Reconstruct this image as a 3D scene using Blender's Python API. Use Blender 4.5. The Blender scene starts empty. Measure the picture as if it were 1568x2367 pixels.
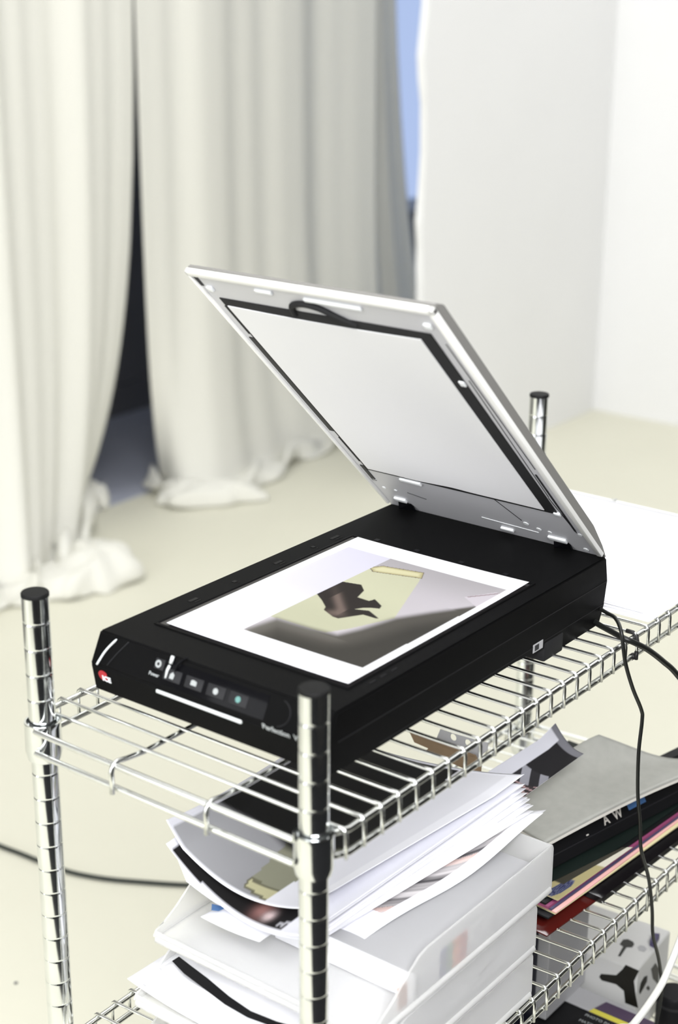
import bpy, bmesh, math, random
from mathutils import Vector, Matrix
S = 0.001                      # everything below is written in millimetres
COL = bpy.context.scene.collection
SC = bpy.context.scene
random.seed(7)

# ------------------------------------------------------------------ camera
CP = Vector((-897.902, -710.348, 1537.440))
CF = Vector((0.74985240, 0.57364263, -0.32962936))
CR = Vector((0.60937548, -0.79285556, 0.00644943))
CD = Vector((-0.25764881, -0.20570417, -0.94408839))
FPX = 3705.27
cam_d = bpy.data.cameras.new('camera')
cam = bpy.data.objects.new('camera', cam_d); COL.objects.link(cam)
M = Matrix.Identity(4)
for i in range(3):
    M[i][0] = CR[i]; M[i][1] = -CD[i]; M[i][2] = -CF[i]; M[i][3] = CP[i] * S
cam.matrix_world = M
cam_d.sensor_fit = 'HORIZONTAL'; cam_d.sensor_width = 24.0
cam_d.lens = FPX / 1568 * 24.0
cam_d.clip_start = 0.05; cam_d.clip_end = 60
cam_d.dof.use_dof = True; cam_d.dof.focus_distance = 1.68; cam_d.dof.aperture_fstop = 4.2
SC.camera = cam

# ------------------------------------------------------------------ world, lights, exposure
SC.view_settings.view_transform = 'Standard'; SC.view_settings.look = 'None'
SC.view_settings.gamma = 1.0; SC.view_settings.exposure = 0.22
SC.view_settings.use_curve_mapping = False
w = bpy.data.worlds.new('sky'); SC.world = w; w.use_nodes = True
w.node_tree.nodes['Background'].inputs[0].default_value = (0.47, 0.58, 0.85, 1)
w.node_tree.nodes['Background'].inputs[1].default_value = 0.86
def area(name, loc, target, sx, sy, power, col=(1, 1, 1)):
    l = bpy.data.lights.new(name, 'AREA'); l.shape = 'RECTANGLE'; l.size = sx; l.size_y = sy
    l.energy = power; l.color = col
    o = bpy.data.objects.new(name, l); COL.objects.link(o); o.location = loc
    o.rotation_euler = (Vector(target) - Vector(loc)).to_track_quat('-Z', 'Y').to_euler()
    return o
area('daylight_window', (-2.95, 0.9, 1.35), (1.0, 0.6, 0.9), 4.0, 2.4, 98, (0.965, 0.98, 1.0))
area('ceiling_softlight', (1.9, 0.6, 3.15), (1.9, 0.6, 0), 4.0, 3.0, 46, (0.98, 0.985, 1.0))
area('front_fill_light', (-0.6, -1.62, 2.3), (2.2, 2.4, 0.8), 3.0, 0.9, 158, (0.98, 0.985, 1.0))  # unseen fill lamp added to brighten the curtains and near side faces

# ------------------------------------------------------------------ materials
MATS = {}
def mat(name, col, rough=0.5, metal=0.0, spec=0.5, noise=None, bump=0.0, bscale=60, trans=0.0, ior=1.45,
        coat=0.0, attr=False, sheen=0.0, transl=0.0):
    if name in MATS: return MATS[name]
    m = bpy.data.materials.new(name); m.use_nodes = True; nt = m.node_tree
    b = nt.nodes['Principled BSDF']
    b.inputs['Base Color'].default_value = (*col, 1); b.inputs['Roughness'].default_value = rough
    b.inputs['Metallic'].default_value = metal; b.inputs['Specular IOR Level'].default_value = spec
    b.inputs['IOR'].default_value = ior; b.inputs['Transmission Weight'].default_value = trans
    b.inputs['Coat Weight'].default_value = coat
    tc = nt.nodes.new('ShaderNodeTexCoord')
    if attr:
        a = nt.nodes.new('ShaderNodeAttribute'); a.attribute_name = 'print'
        nt.links.new(a.outputs['Color'], b.inputs['Base Color'])
    if noise:
        n = nt.nodes.new('ShaderNodeTexNoise'); n.inputs['Scale'].default_value = noise[0]; n.inputs['Detail'].default_value = 5
        nt.links.new(tc.outputs['Object'], n.inputs['Vector'])
        mr = nt.nodes.new('ShaderNodeMapRange'); mr.inputs['From Min'].default_value = .3; mr.inputs['From Max'].default_value = .7
        mr.inputs['To Min'].default_value = 1 - noise[1]; mr.inputs['To Max'].default_value = 1 + noise[1]
        nt.links.new(n.outputs['Fac'], mr.inputs['Value'])
        mx = nt.nodes.new('ShaderNodeMix'); mx.data_type = 'RGBA'; mx.blend_type = 'MULTIPLY'; mx.inputs['Factor'].default_value = 1
        mx.inputs[6].default_value = (*col, 1)
        if attr: nt.links.new(a.outputs['Color'], mx.inputs[6])
        nt.links.new(mr.outputs[0], mx.inputs[7]); nt.links.new(mx.outputs[2], b.inputs['Base Color'])
    if bump:
        n2 = nt.nodes.new('ShaderNodeTexNoise'); n2.inputs['Scale'].default_value = bscale; n2.inputs['Detail'].default_value = 6
        nt.links.new(tc.outputs['Object'], n2.inputs['Vector'])
        bp = nt.nodes.new('ShaderNodeBump'); bp.inputs['Strength'].default_value = bump; bp.inputs['Distance'].default_value = 0.002
        nt.links.new(n2.outputs['Fac'], bp.inputs['Height']); nt.links.new(bp.outputs[0], b.inputs['Normal'])
    if transl:
        t = nt.nodes.new('ShaderNodeBsdfTranslucent'); t.inputs[0].default_value = (*col, 1)
        ms = nt.nodes.new('ShaderNodeMixShader'); ms.inputs[0].default_value = transl
        out = nt.nodes['Material Output']
        nt.links.new(b.outputs[0], ms.inputs[1]); nt.links.new(t.outputs[0], ms.inputs[2]); nt.links.new(ms.outputs[0], out.inputs[0])
    MATS[name] = m; return m
def srgb(r, g, b):
    f = lambda c: (c / 255 / 12.92) if c <= 10 else ((c / 255 + .055) / 1.055) ** 2.4
    return (f(r), f(g), f(b))
m_floor = mat('painted_floor', srgb(222, 220, 203), .55, noise=(1.4, .025), bump=.12, bscale=9)
m_wall = mat('white_plaster', srgb(238, 238, 238), .8, noise=(2.5, .012), bump=.25, bscale=24)
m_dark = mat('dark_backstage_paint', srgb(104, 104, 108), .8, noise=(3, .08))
m_darkwall = mat('dark_reflection_wall', srgb(38, 37, 36), .8, noise=(3, .08))
m_base = mat('grey_skirting', srgb(96, 96, 100), .6)
m_frame = mat('white_frame', srgb(215, 220, 228), .5)
m_curt = mat('cream_cloth', srgb(247, 246, 238), .9, spec=.1, bump=.12, bscale=400, transl=.22)
m_chrome = mat('zinc_chrome', (0.78, 0.80, 0.80), .13, 1.0, noise=(30, .05), bump=.03, bscale=30)
m_wire = mat('bright_wire', (0.80, 0.81, 0.79), .2, 1.0)
m_cap = mat('black_plastic_cap', (0.008, 0.008, 0.008), .6, spec=.2)
m_body = mat('black_scanner_plastic', (0.0042, 0.0042, 0.0044), .5, spec=.05, bump=.05, bscale=900)
m_side = mat('satin_black_side', (0.0032, 0.0032, 0.003), .33, spec=.05, bump=.04, bscale=700)
m_gloss = mat('gloss_black', (0.004, 0.004, 0.005), .14, spec=.1)
m_btn = mat('button_grey', (0.02, 0.02, 0.022), .45, spec=.2)
m_ink = mat('pale_print_ink', (0.36, 0.38, 0.38), .5)
m_teal = mat('teal_print_ink', (0.12, 0.27, 0.25), .5)
m_bar = mat('silver_bar', (0.72, 0.75, 0.75), .4)
m_red = mat('logo_red', (0.45, 0.02, 0.03), .4)
m_logow = mat('logo_white', (0.85, 0.87, 0.9), .4)
m_glass = mat('flatbed_glass', (0.02, 0.018, 0.019), .06, spec=.4)
m_lidin = mat('silver_lid_inside', (0.62, 0.62, 0.645), .42, metal=.15, bump=.06, bscale=800)
m_rim = mat('ivory_lid_rim', (0.88, 0.88, 0.85), .35)
m_lidout = mat('grey_lid_shell', (0.205, 0.20, 0.188), .45, bump=.05, bscale=900)
m_matw = mat('white_document_mat', (0.86, 0.86, 0.87), .6)
m_foam = mat('black_foam_gap', (0.008, 0.008, 0.009), .8)
m_tab = mat('pale_plastic_tab', (0.85, 0.87, 0.88), .3)
m_paper = mat('white_paper', srgb(243, 243, 247), .75, spec=.25)
m_print = mat('printed_sheet', (1, 1, 1), .5, spec=.12, attr=True)
m_tray = mat('frosted_tray_plastic', (0.99, 0.99, 0.985), .2, trans=.62, ior=1.06, transl=.12)
m_blackc = mat('black_rubber_cable', (0.010, 0.011, 0.010), .38)
m_floorc = mat('dark_floor_cable', (0.02, 0.026, 0.022), .5)
m_whitec = mat('white_cable_sheath', (0.80, 0.80, 0.76), .4)
m_card = mat('brown_cardboard', srgb(133, 112, 88), .85, noise=(40, .06))
m_greycard = mat('grey_card', srgb(178, 178, 180), .6)
m_felt = mat('grey_folder_board', srgb(168, 168, 162), .85, noise=(90, .05), bump=.1, bscale=500)
m_feltedge = mat('pale_folder_edge', srgb(214, 210, 202), .8)
m_blk = mat('matt_black_sleeve', (0.007, 0.007, 0.008), .5, spec=.18)
m_blkg = mat('glossy_black_folder', (0.006, 0.005, 0.006), .2, spec=.3)
m_redg = mat('glossy_red_folder', (0.075, 0.008, 0.006), .15, spec=.4)
m_pink = mat('pink_card', srgb(246, 190, 184), .6)
m_mag = mat('magenta_card', srgb(146, 66, 108), .6)
m_purp = mat('purple_card', srgb(76, 70, 104), .6)
m_green = mat('dark_green_card', srgb(18, 28, 25), .5, spec=.2)
m_cream = mat('cream_card', srgb(226, 216, 170), .6)
m_navy = mat('navy_binder', srgb(22, 24, 40), .5)
m_whitebox = mat('white_box_card', srgb(214, 214, 212), .6)
m_bprint = mat('black_box_print', (0.012, 0.011, 0.008), .5)
m_violet = mat('violet_box_label', srgb(74, 58, 82), .5)
m_yellow = mat('yellow_box_stripe', srgb(214, 204, 76), .5)
m_blue = mat('blue_tag', srgb(70, 108, 158), .5)
m_tie = mat('black_tape', (0.015, 0.015, 0.015), .5)

# ------------------------------------------------------------------ helpers
def at(x, y, z=None, X=None, Y=None):
    """point of the scene seen at photo pixel x,y on a plane of known height / depth"""
    d = CF + CR * ((x - 784) / FPX) + CD * ((y - 1183.5) / FPX)
    if z is not None: t = (z - CP.z) / d.z
    elif X is not None: t = (X - CP.x) / d.x
    else: t = (Y - CP.y) / d.y
    return CP + d * t
def tag(o, label=None, cat=None, group=None, kind=None):
    if label: o['label'] = label
    if cat: o['category'] = cat
    if group: o['group'] = group
    if kind: o['kind'] = kind
    return o
def empty(name, loc=(0, 0, 0)):
    o = bpy.data.objects.new(name, None); COL.objects.link(o); o.location = Vector(loc) * S
    o.empty_display_size = .02
    return o
def link_mesh(name, me, parent=None):
    o = bpy.data.objects.new(name, me); COL.objects.link(o)
    if parent is not None:
        o.parent = parent
        loc = Vector((0, 0, 0)); p = parent
        while p is not None: loc += p.location; p = p.parent
        o.matrix_parent_inverse = Matrix.Identity(4); o.location = -loc
    return o
def mk(name, bm, m, parent=None, smooth=False, auto=None):
    me = bpy.data.meshes.new(name)
    bmesh.ops.recalc_face_normals(bm, faces=bm.faces)
    bmesh.ops.scale(bm, vec=(S, S, S), verts=bm.verts)
    bm.to_mesh(me); bm.free()
    for x in (m if isinstance(m, (list, tuple)) else [m]): me.materials.append(x)
    if smooth:
        me.polygons.foreach_set('use_smooth', [True] * len(me.polygons))
        if auto: 
            try: me.set_sharp_from_angle(angle=math.radians(auto))
            except Exception: pass
    return link_mesh(name, me, parent)
def box(bm, x0, x1, y0, y1, z0, z1, bev=0, mi=0, mtx=None, seg=2):
    r = bmesh.ops.create_cube(bm, size=1)
    v = r['verts']
    for p in v:
        p.co = Vector(((x0 + x1) / 2 + p.co.x * (x1 - x0), (y0 + y1) / 2 + p.co.y * (y1 - y0), (z0 + z1) / 2 + p.co.z * (z1 - z0)))
    fs = set(f for p in v for f in p.link_faces)
    for f in fs: f.material_index = mi
    if bev:
        es = list(set(e for p in v for e in p.link_edges))
        g = bmesh.ops.bevel(bm, geom=es, offset=bev, segments=seg, profile=.5, affect='EDGES')
        v = list(set([q for f in g['faces'] for q in f.verts] + [p for p in v if p.is_valid]))
    if mtx is not None:
        vv = set(v)
        for f in bm.faces:
            if any(q in vv for q in f.verts): vv.update(f.verts)
        bmesh.ops.transform(bm, matrix=mtx, verts=list(vv))
    return v
def prism(bm, pts, vec, mi=0):
    a = [bm.verts.new(Vector(p)) for p in pts]; b = [bm.verts.new(Vector(p) + Vector(vec)) for p in pts]
    n = len(pts); fs = [bm.faces.new(a[::-1]), bm.faces.new(b)]
    for i in range(n): fs.append(bm.faces.new((a[i], a[(i + 1) % n], b[(i + 1) % n], b[i])))
    for f in fs: f.material_index = mi
    return fs
def tube(bm, pts, r, seg=8, caps=True, mi=0):
    pts = [Vector(p) for p in pts]; rings = []; n = len(pts)
    t0 = (pts[1] - pts[0]).normalized()
    up = Vector((0, 0, 1)) if abs(t0.z) < .9 else Vector((1, 0, 0))
    u = t0.cross(up).normalized()
    for i, p in enumerate(pts):
        t = (pts[min(i + 1, n - 1)] - pts[max(i - 1, 0)]).normalized()
        u = (u - t * u.dot(t)).normalized(); v = t.cross(u)
        rr = r[i] if isinstance(r, (list, tuple)) else r
        rings.append([bm.verts.new(p + (u * math.cos(2 * math.pi * k / seg) + v * math.sin(2 * math.pi * k / seg)) * rr) for k in range(seg)])
    for i in range(n - 1):
        for k in range(seg):
            f = bm.faces.new((rings[i][k], rings[i][(k + 1) % seg], rings[i + 1][(k + 1) % seg], rings[i + 1][k])); f.material_index = mi
    if caps:
        bm.faces.new(rings[0][::-1]); bm.faces.new(rings[-1])
def spline(pts, n=10):
    """Catmull-Rom through points"""
    pts = [Vector(p) for p in pts]; out = []
    P = [pts[0] * 2 - pts[1]] + pts + [pts[-1] * 2 - pts[-2]]
    for i in range(1, len(P) - 2):
        for k in range(n):
            t = k / n; a, b, c, d = P[i - 1], P[i], P[i + 1], P[i + 2]
            out.append(.5 * ((2 * b) + (c - a) * t + (2 * a - 5 * b + 4 * c - d) * t * t + (3 * b - 3 * c + d - a) * t ** 3))
    out.append(pts[-1]); return out
def lathe(bm, prof, cx, cy, seg=32, mi=0):
    rings = [[bm.verts.new((cx + r * math.cos(2 * math.pi * k / seg), cy + r * math.sin(2 * math.pi * k / seg), z)) for k in range(seg)] for r, z in prof]
    for i in range(len(rings) - 1):
        for k in range(seg):
            f = bm.faces.new((rings[i][k], rings[i][(k + 1) % seg], rings[i + 1][(k + 1) % seg], rings[i + 1][k])); f.material_index = mi
    bm.faces.new(rings[0]); bm.faces.new(rings[-1])
def grid(name, fn, nu, nv, thick, m, parent=None, paint=None, smooth=True, flip=False):
    """a sheet: fn(u,v)->point (mm), given thickness; paint(u,v)->linear rgb on its faces"""
    top = [[Vector(fn(i / nu, j / nv)) for j in range(nv + 1)] for i in range(nu + 1)]
    vs = []; fs = []
    for i in range(nu + 1):
        for j in range(nv + 1):
            a = top[min(i + 1, nu)][j] - top[max(i - 1, 0)][j]; b = top[i][min(j + 1, nv)] - top[i][max(j - 1, 0)]
            nn = a.cross(b)
            nn = nn.normalized() if nn.length > 1e-9 else Vector((0, 0, 1))
            if flip: nn = -nn
            vs.append((top[i][j], nn))
    N = len(vs); co = [tuple(p * S) for p, _ in vs] + [tuple((p - q * thick) * S) for p, q in vs]
    idx = lambda i, j: i * (nv + 1) + j
    for i in range(nu):
        for j in range(nv):
            f = (idx(i, j), idx(i + 1, j), idx(i + 1, j + 1), idx(i, j + 1)); fs.append(f); fs.append(tuple(q + N for q in f[::-1]))
    for i in range(nu):
        for j in (0, nv):
            f = (idx(i, j), idx(i + 1, j), idx(i + 1, j) + N, idx(i, j) + N); fs.append(f if j else f[::-1])
    for j in range(nv):
        for i in (0, nu):
            f = (idx(i, j), idx(i, j + 1), idx(i, j + 1) + N, idx(i, j) + N); fs.append(f[::-1] if i else f)
    if flip: fs = [f[::-1] for f in fs]
    me = bpy.data.meshes.new(name); me.from_pydata(co, [], fs)
    for x in (m if isinstance(m, (list, tuple)) else [m]): me.materials.append(x)
    sm = [k < 2 * nu * nv for k in range(len(fs))] if smooth else [False] * len(fs)
    me.polygons.foreach_set('use_smooth', sm)
    if paint:
        at_ = me.color_attributes.new('print', 'FLOAT_COLOR', 'POINT'); buf = []
        for i in range(nu + 1):
            for j in range(nv + 1): buf += [*paint(i / nu, j / nv), 1]
        buf += [*srgb(240, 240, 244), 1] * N
        at_.data.foreach_set('color', buf)
    me.update()
    return link_mesh(name, me, parent)
def smooth01(t): t = max(0, min(1, t)); return t * t * (3 - 2 * t)
def mixc(a, b, t): return tuple(a[i] * (1 - t) + b[i] * t for i in range(3))
def inpoly(x, y, P):
    c = False; j = len(P) - 1
    for i in range(len(P)):
        if (P[i][1] > y) != (P[j][1] > y) and x < (P[j][0] - P[i][0]) * (y - P[i][1]) / (P[j][1] - P[i][1]) + P[i][0]: c = not c
        j = i
    return c
def polydist(x, y, P):
    """signed distance, positive inside"""
    d = 1e9; j = len(P) - 1
    for i in range(len(P)):
        ax, ay = P[j]; bx, by = P[i]; dx, dy = bx - ax, by - ay
        t = max(0, min(1, ((x - ax) * dx + (y - ay) * dy) / (dx * dx + dy * dy + 1e-9)))
        d = min(d, math.hypot(x - ax - t * dx, y - ay - t * dy)); j = i
    return d if inpoly(x, y, P) else -d
def text(name, s, size, mtx, m, parent, ext=.15, bold=0.0):
    cu = bpy.data.curves.new(name, 'FONT'); cu.body = s; cu.size = size * S; cu.extrude = ext * S; cu.offset = bold * S
    cu.align_x = 'LEFT'; cu.align_y = 'CENTER'; cu.resolution_u = 2
    tmp = bpy.data.objects.new('tmp', cu); COL.objects.link(tmp)
    bpy.context.view_layer.update()
    dg = bpy.context.evaluated_depsgraph_get()
    me = bpy.data.meshes.new_from_object(tmp.evaluated_get(dg)); bpy.data.objects.remove(tmp)
    mm = mtx.copy()
    for i in range(3): mm[i][3] *= S
    me.transform(mm); me.materials.clear(); me.materials.append(m); me.name = name
    return link_mesh(name, me, parent)
def frame(o, ex, ey):
    ex = Vector(ex).normalized(); ey = Vector(ey); ez = ex.cross(ey).normalized(); ey = ez.cross(ex)
    m = Matrix.Identity(4)
    for i in range(3): m[i][0] = ex[i]; m[i][1] = ey[i]; m[i][2] = ez[i]; m[i][3] = o[i]
    return m
def struct(name, bm, m, parent=None, smooth=False):
    o = mk(name, bm, m, parent, smooth); 
    if parent is None: tag(o, kind='structure')
    return o

# ------------------------------------------------------------------ setting
WX, WY, FY = 4050, 1932, 3200           # back wall, left wall segment, wall of the recess
bm = bmesh.new(); box(bm, -3000, 6200, -1700, FY + 100, -60, 0); struct('floor', bm, m_floor)
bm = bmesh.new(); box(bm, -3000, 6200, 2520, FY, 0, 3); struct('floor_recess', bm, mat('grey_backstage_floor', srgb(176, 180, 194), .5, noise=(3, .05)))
bm = bmesh.new(); box(bm, -3100, 6200, -2400, FY + 200, 3200, 3300); struct('ceiling', bm, m_wall)
bm = bmesh.new(); box(bm, WX, WX + 140, -1700, WY, 0, 3200); struct('wall_back', bm, m_wall)
# unseen dark mat added on the camera's side, giving the chrome posts dark reflections
bm = bmesh.new(); box(bm, -2900, 2400, -1690, -420, 0, 6, 2); o = mk('reflection_mat', bm, mat('dark_reflection_mat', (0.012, 0.012, 0.013), .8, spec=.15), None)
tag(o, 'unseen dark mat added on the near side of the shelf for dark post reflections', 'mat')
# wall segment ending in a slightly uneven plastered edge
bm = bmesh.new(); n = 48; rr = random.Random(3); Pf = []; Pb = []
for i in range(n + 1):
    z = 3200 * i / n; x = 2950 + 5 * math.sin(i * .9) + rr.uniform(-4, 4) - (8 if 17 < i < 21 else 0)
    Pf.append(bm.verts.new((x, WY, z))); Pb.append(bm.verts.new((x + rr.uniform(-3, 3), WY + 24, z)))
Rf = [bm.verts.new((WX, WY, z)) for z in (0, 3200)]; Rb = [bm.verts.new((WX, WY + 24, z)) for z in (0, 3200)]
bm.faces.new([Rf[0], Rf[1]] + Pf[::-1]); bm.faces.new([Rb[1], Rb[0]] + Pb)
for i in range(n): bm.faces.new((Pf[i], Pf[i + 1], Pb[i + 1], Pb[i]))
bm.faces.new((Rf[0], Rf[1], Rb[1], Rb[0])); bm.faces.new((Pf[-1], Rf[1], Rb[1], Pb[-1])); bm.faces.new((Pf[0], Pb[0], Rb[0], Rf[0]))
struct('wall_left', bm, m_wall)
bm = bmesh.new(); box(bm, -3100, 6200, -1800, -1700, 0, 3200); struct('wall_right_added', bm, m_darkwall)  # unseen wall, set close and dark to give the posts dark reflections
bm = bmesh.new(); box(bm, -3000, 1480, 2400, 2500, 0, 3200); struct('wall_left_end', bm, mat('grey_side_paint', srgb(128, 127, 122), .8))
bm = bmesh.new(); box(bm, -3100, -3000, -1700, FY + 100, 0, 3200); struct('wall_front', bm, m_wall)
WXa, WXb = 4180, 5600
bm = bmesh.new()
box(bm, -3000, WXa, FY, FY + 100, 0, 3200); box(bm, WXb, 6200, FY, FY + 100, 0, 3200)
box(bm, WXa, WXb, FY, FY + 100, 0, 500); box(bm, WXa, WXb, FY, FY + 100, 2900, 3200)
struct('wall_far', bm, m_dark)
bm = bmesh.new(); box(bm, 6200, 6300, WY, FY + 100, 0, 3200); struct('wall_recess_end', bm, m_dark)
bm = bmesh.new(); box(bm, -3000, WXa, FY - 16, FY, 0, 110, 3); struct('baseboard_far', bm, m_base)
wn = empty('window_1', ((WXa + WXb) / 2, FY + 50, 500)); tag(wn, kind='structure')
bm = bmesh.new()
for a in ((WXa, WXa + 40, 500, 2900), (WXb - 40, WXb, 500, 2900)): box(bm, a[0], a[1], FY + 20, FY + 70, a[2], a[3])
box(bm, WXa, WXb, FY + 20, FY + 70, 500, 545); box(bm, WXa, WXb, FY + 20, FY + 70, 2855, 2900)
mk('window_frame', bm, m_frame, wn)
m_pane = mat('window_pane', (0.95, 0.97, 1.0), .02, trans=1.0, ior=1.02)
bm = bmesh.new(); box(bm, WXa + 40, WXb - 40, FY + 42, FY + 48, 545, 2855); mk('pane', bm, m_pane, wn)

# ------------------------------------------------------------------ curtains
def pathfn(pts, closed=False):
    q = spline(pts, 12); L = [0]
    for i in range(1, len(q)): L.append(L[-1] + (q[i] - q[i - 1]).length)
    T = L[-1]
    def f(s):
        d = max(0, min(1, s)) * T
        lo, hi = 0, len(L) - 1
        while hi - lo > 1:
            m = (lo + hi) // 2
            if L[m] <= d: lo = m
            else: hi = m
        k = (d - L[lo]) / max(1e-6, L[hi] - L[lo]); return q[lo].lerp(q[hi], k)
    return f
def curtain(name, top, bot, folds, amp, seed, puddle=110, decay=330, ns=150, tail=0, lump=30, wave=()):
    rg = random.Random(seed); ft = pathfn([(x, y, 0) for x, y in top]); fb = pathfn([(x, y, 0) for x, y in bot])
    ph = [rg.uniform(0, 6.28) for _ in range(8)]
    zs = [0] + [22 * i for i in range(1, 7)] + [132 + 60 * i for i in range(1, 12)] + [792 + 215 * i for i in range(1, 12)]
    PN = 7
    def fold(s, z):
        x = s * folds * 2 * math.pi
        a = math.sin(x + .5 * math.sin(x * .37 + ph[0]) + ph[1]) + .45 * math.sin(x * 1.83 + ph[2] + z * .0003) + .25 * math.sin(x * 3.1 + ph[3])
        for (c, w, h) in wave: a += h / amp * math.exp(-((s - c) / w) ** 2)
        return a * amp * (1 + .35 * math.exp(-z / 500)) * min(1, .1 + 8 * s * (1 - s))
    rows = PN + len(zs) - 1
    def fn(u, v):
        j = round(v * rows)
        s = u
        e = .004
        if j < PN:
            k = 1 - j / PN; z = 0
        else: k = 0; z = zs[j - PN]
        g = math.exp(-z / decay)
        p = ft(s) * (1 - g) + fb(s) * g
        q0 = ft(max(0, s - e)) * (1 - g) + fb(max(0, s - e)) * g; q1 = ft(min(1, s + e)) * (1 - g) + fb(min(1, s + e)) * g
        t = (q1 - q0).normalized(); nrm = Vector((t.y, -t.x, 0))
        p = p + nrm * fold(s, z)
        if k > 0:
            wv = .55 + .45 * math.sin(s * folds * 4.1 + ph[4]) * math.sin(s * folds * 9.7 + ph[5])
            out = puddle * k * (.35 + .65 * wv) * (.3 + .7 * (abs(ph[6]) / 6.28))
            p = p + nrm * out + t * (14 * math.sin(k * 7 + s * 60 + ph[7]))
            p = p + t * (tail * smooth01((s - .45) / .55) * k)
            h = lump * math.sin(math.pi * min(1, (1 - k) * 1.0 + .12)) * (.5 + .5 * math.sin(s * folds * 13 + k * 5 + ph[2])) + 4
            return (p.x, p.y, max(3, h))
        return (p.x, p.y, z + 3 + (lump * .5 * (.5 + .5 * math.sin(s * folds * 13 + ph[2])) if z == 0 else 0))
    return grid(name, fn, ns, rows, 2.0, m_curt)
A0 = lambda l: [tuple(at(x, y, 0))[:2] for x, y in l]
tL = [tuple(at(x, 300, Y=y))[:2] for x, y in ((-330, 2350), (-80, 2400), (80, 2420), (200, 2430), (326, 2440))]
c1 = curtain('curtain', tL, A0([(-300, 1500), (-120, 1440), (0, 1400), (90, 1350), (140, 1300), (165, 1215)]), 3.1, 15, 5, puddle=250, decay=430, lump=105, tail=330)
tag(c1, 'left cream curtain pooling in a lump on the floor, left of the dark gap', 'curtain', 'cream cloth curtains')
tM = [tuple(at(x, 300, Y=y))[:2] for x, y in ((323, 2440), (480, 2450), (640, 2470), (780, 2470), (868, 2440))]
c2 = curtain('curtain', tM, A0([(372, 1115), (415, 1158), (490, 1150), (575, 1110), (680, 1060), (790, 1015), (920, 950)]), 2.7, 9, 11, puddle=190, decay=260, lump=70, tail=90)
tag(c2, 'middle cream curtain hanging between the dark gap and the raised scanner lid', 'curtain', 'cream cloth curtains')
p0 = at(915, 0, Y=2600); p1 = at(972, 520, Y=2600)
sl = (p1.x - p0.x) / (p0.z - p1.z)
c3 = curtain('curtain', [(3320, 2540), (3480, 2560), (3600, 2580), (p0.x - sl * (3150 - p0.z) * .25, 2600)],
             [(3360, 2500), (3560, 2540), (3760, 2570), (p0.x + sl * p0.z, 2600)], 3.2, 16, 4, puddle=60, decay=900)
tag(c3, 'shaded grey-looking curtain at the recess, beside the white wall edge and blue window strip', 'curtain', 'cream cloth curtains')

def hem(parent, c, rx, ry, h, rot, seed):
    """crumpled cloth lying in a heap at the foot of a curtain"""
    rg = random.Random(seed); ph = [rg.uniform(0, 6.28) for _ in range(6)]
    def fn(u, v):
        a = 2 * math.pi * v; r = math.sin(u * math.pi / 2)
        edge = 1 + .14 * math.sin(3 * a + ph[0]) + .08 * math.sin(7 * a + ph[1])
        z = math.cos(u * math.pi / 2) ** .8
        fold = .16 * math.sin(5 * a + 4 * r + ph[2]) * r + .12 * math.sin(9 * r + 2 * a + ph[3]) * r
        x, y = rx * r * edge, ry * r * edge
        return (c[0] + (x * math.cos(a) * math.cos(rot) - y * math.sin(a) * math.sin(rot)), c[1] + (x * math.cos(a) * math.sin(rot) + y * math.sin(a) * math.cos(rot)), 4 + h * max(0, z + fold * (1 - u * .5)))
    return grid('crumpled_hem', fn, 18, 60, 1.5, m_curt, parent)
hem(c1, at(222, 1335, 0), 150, 105, 82, .5, 2)
hem(c1, at(120, 1368, 0), 150, 80, 55, -.4, 5)
hem(c1, at(215, 1165, 0), 75, 45, 60, .9, 8)
hem(c2, at(478, 1160, 0), 160, 60, 60, -.75, 3)
hem(c2, at(600, 1110, 0), 150, 50, 40, .2, 6)

# ------------------------------------------------------------------ wire shelving unit
W, L = 321.4, 883.0
z0 = 963.2
unit = empty('wire_shelving_unit', (0, 0, 0))
tag(unit, 'chrome wire shelving unit with round grooved posts, carrying the scanner and paper trays', 'shelving')
def post_mesh():
    bm = bmesh.new(); prof = [(10.5, 12), (12.7, 14)]; R0 = 12.6; k = math.floor(z0 / 25.4)
    ztop = z0 + 25.4
    zs = [z0 - i * 25.4 for i in range(k, -1, -1)]
    for z in zs:
        if z > 22: prof += [(R0, z - 1.9), (R0 - .03, z - 1.1), (R0 - .3, z - .55), (R0 - .38, z), (R0 - .3, z + .55), (R0 - .03, z + 1.1), (R0, z + 1.9)]
    prof += [(R0, ztop - 1)]
    lathe(bm, prof, 0, 0, 40); return bm
def cap_mesh():
    bm = bmesh.new(); lathe(bm, [(12.0, z0 + 24.2), (12.9, z0 + 24.6), (12.9, z0 + 27.4), (12.2, z0 + 28.4), (4, z0 + 28.9)], 0, 0, 32); return bm
def foot_mesh():
    bm = bmesh.new(); lathe(bm, [(14, .5), (15, 2), (15, 8), (6, 12), (6, 16)], 0, 0, 24); return bm
pp = mk('post', post_mesh(), m_chrome, unit, True, 75)
pc = mk('post_cap', cap_mesh(), m_cap, pp, True, 40); pf = mk('levelling_foot', foot_mesh(), m_cap, pp, True, 40)
for (x, y) in ((0, W), (L, W), (L, 0)):
    o = pp.copy(); COL.objects.link(o); o.location = (x * S, y * S, 0)
    for c in (pc, pf):
        d = c.copy(); COL.objects.link(d); d.parent = o; d.location = (0, 0, 0)
OFF = 17.0; NW = 35; WP = 25.24; WS = 15.0
def arc(cx, cz, r, a0, a1, n=4):
    return [(cx + r * math.cos(a0 + (a1 - a0) * i / n), cz + r * math.sin(a0 + (a1 - a0) * i / n)) for i in range(n + 1)]
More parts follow.
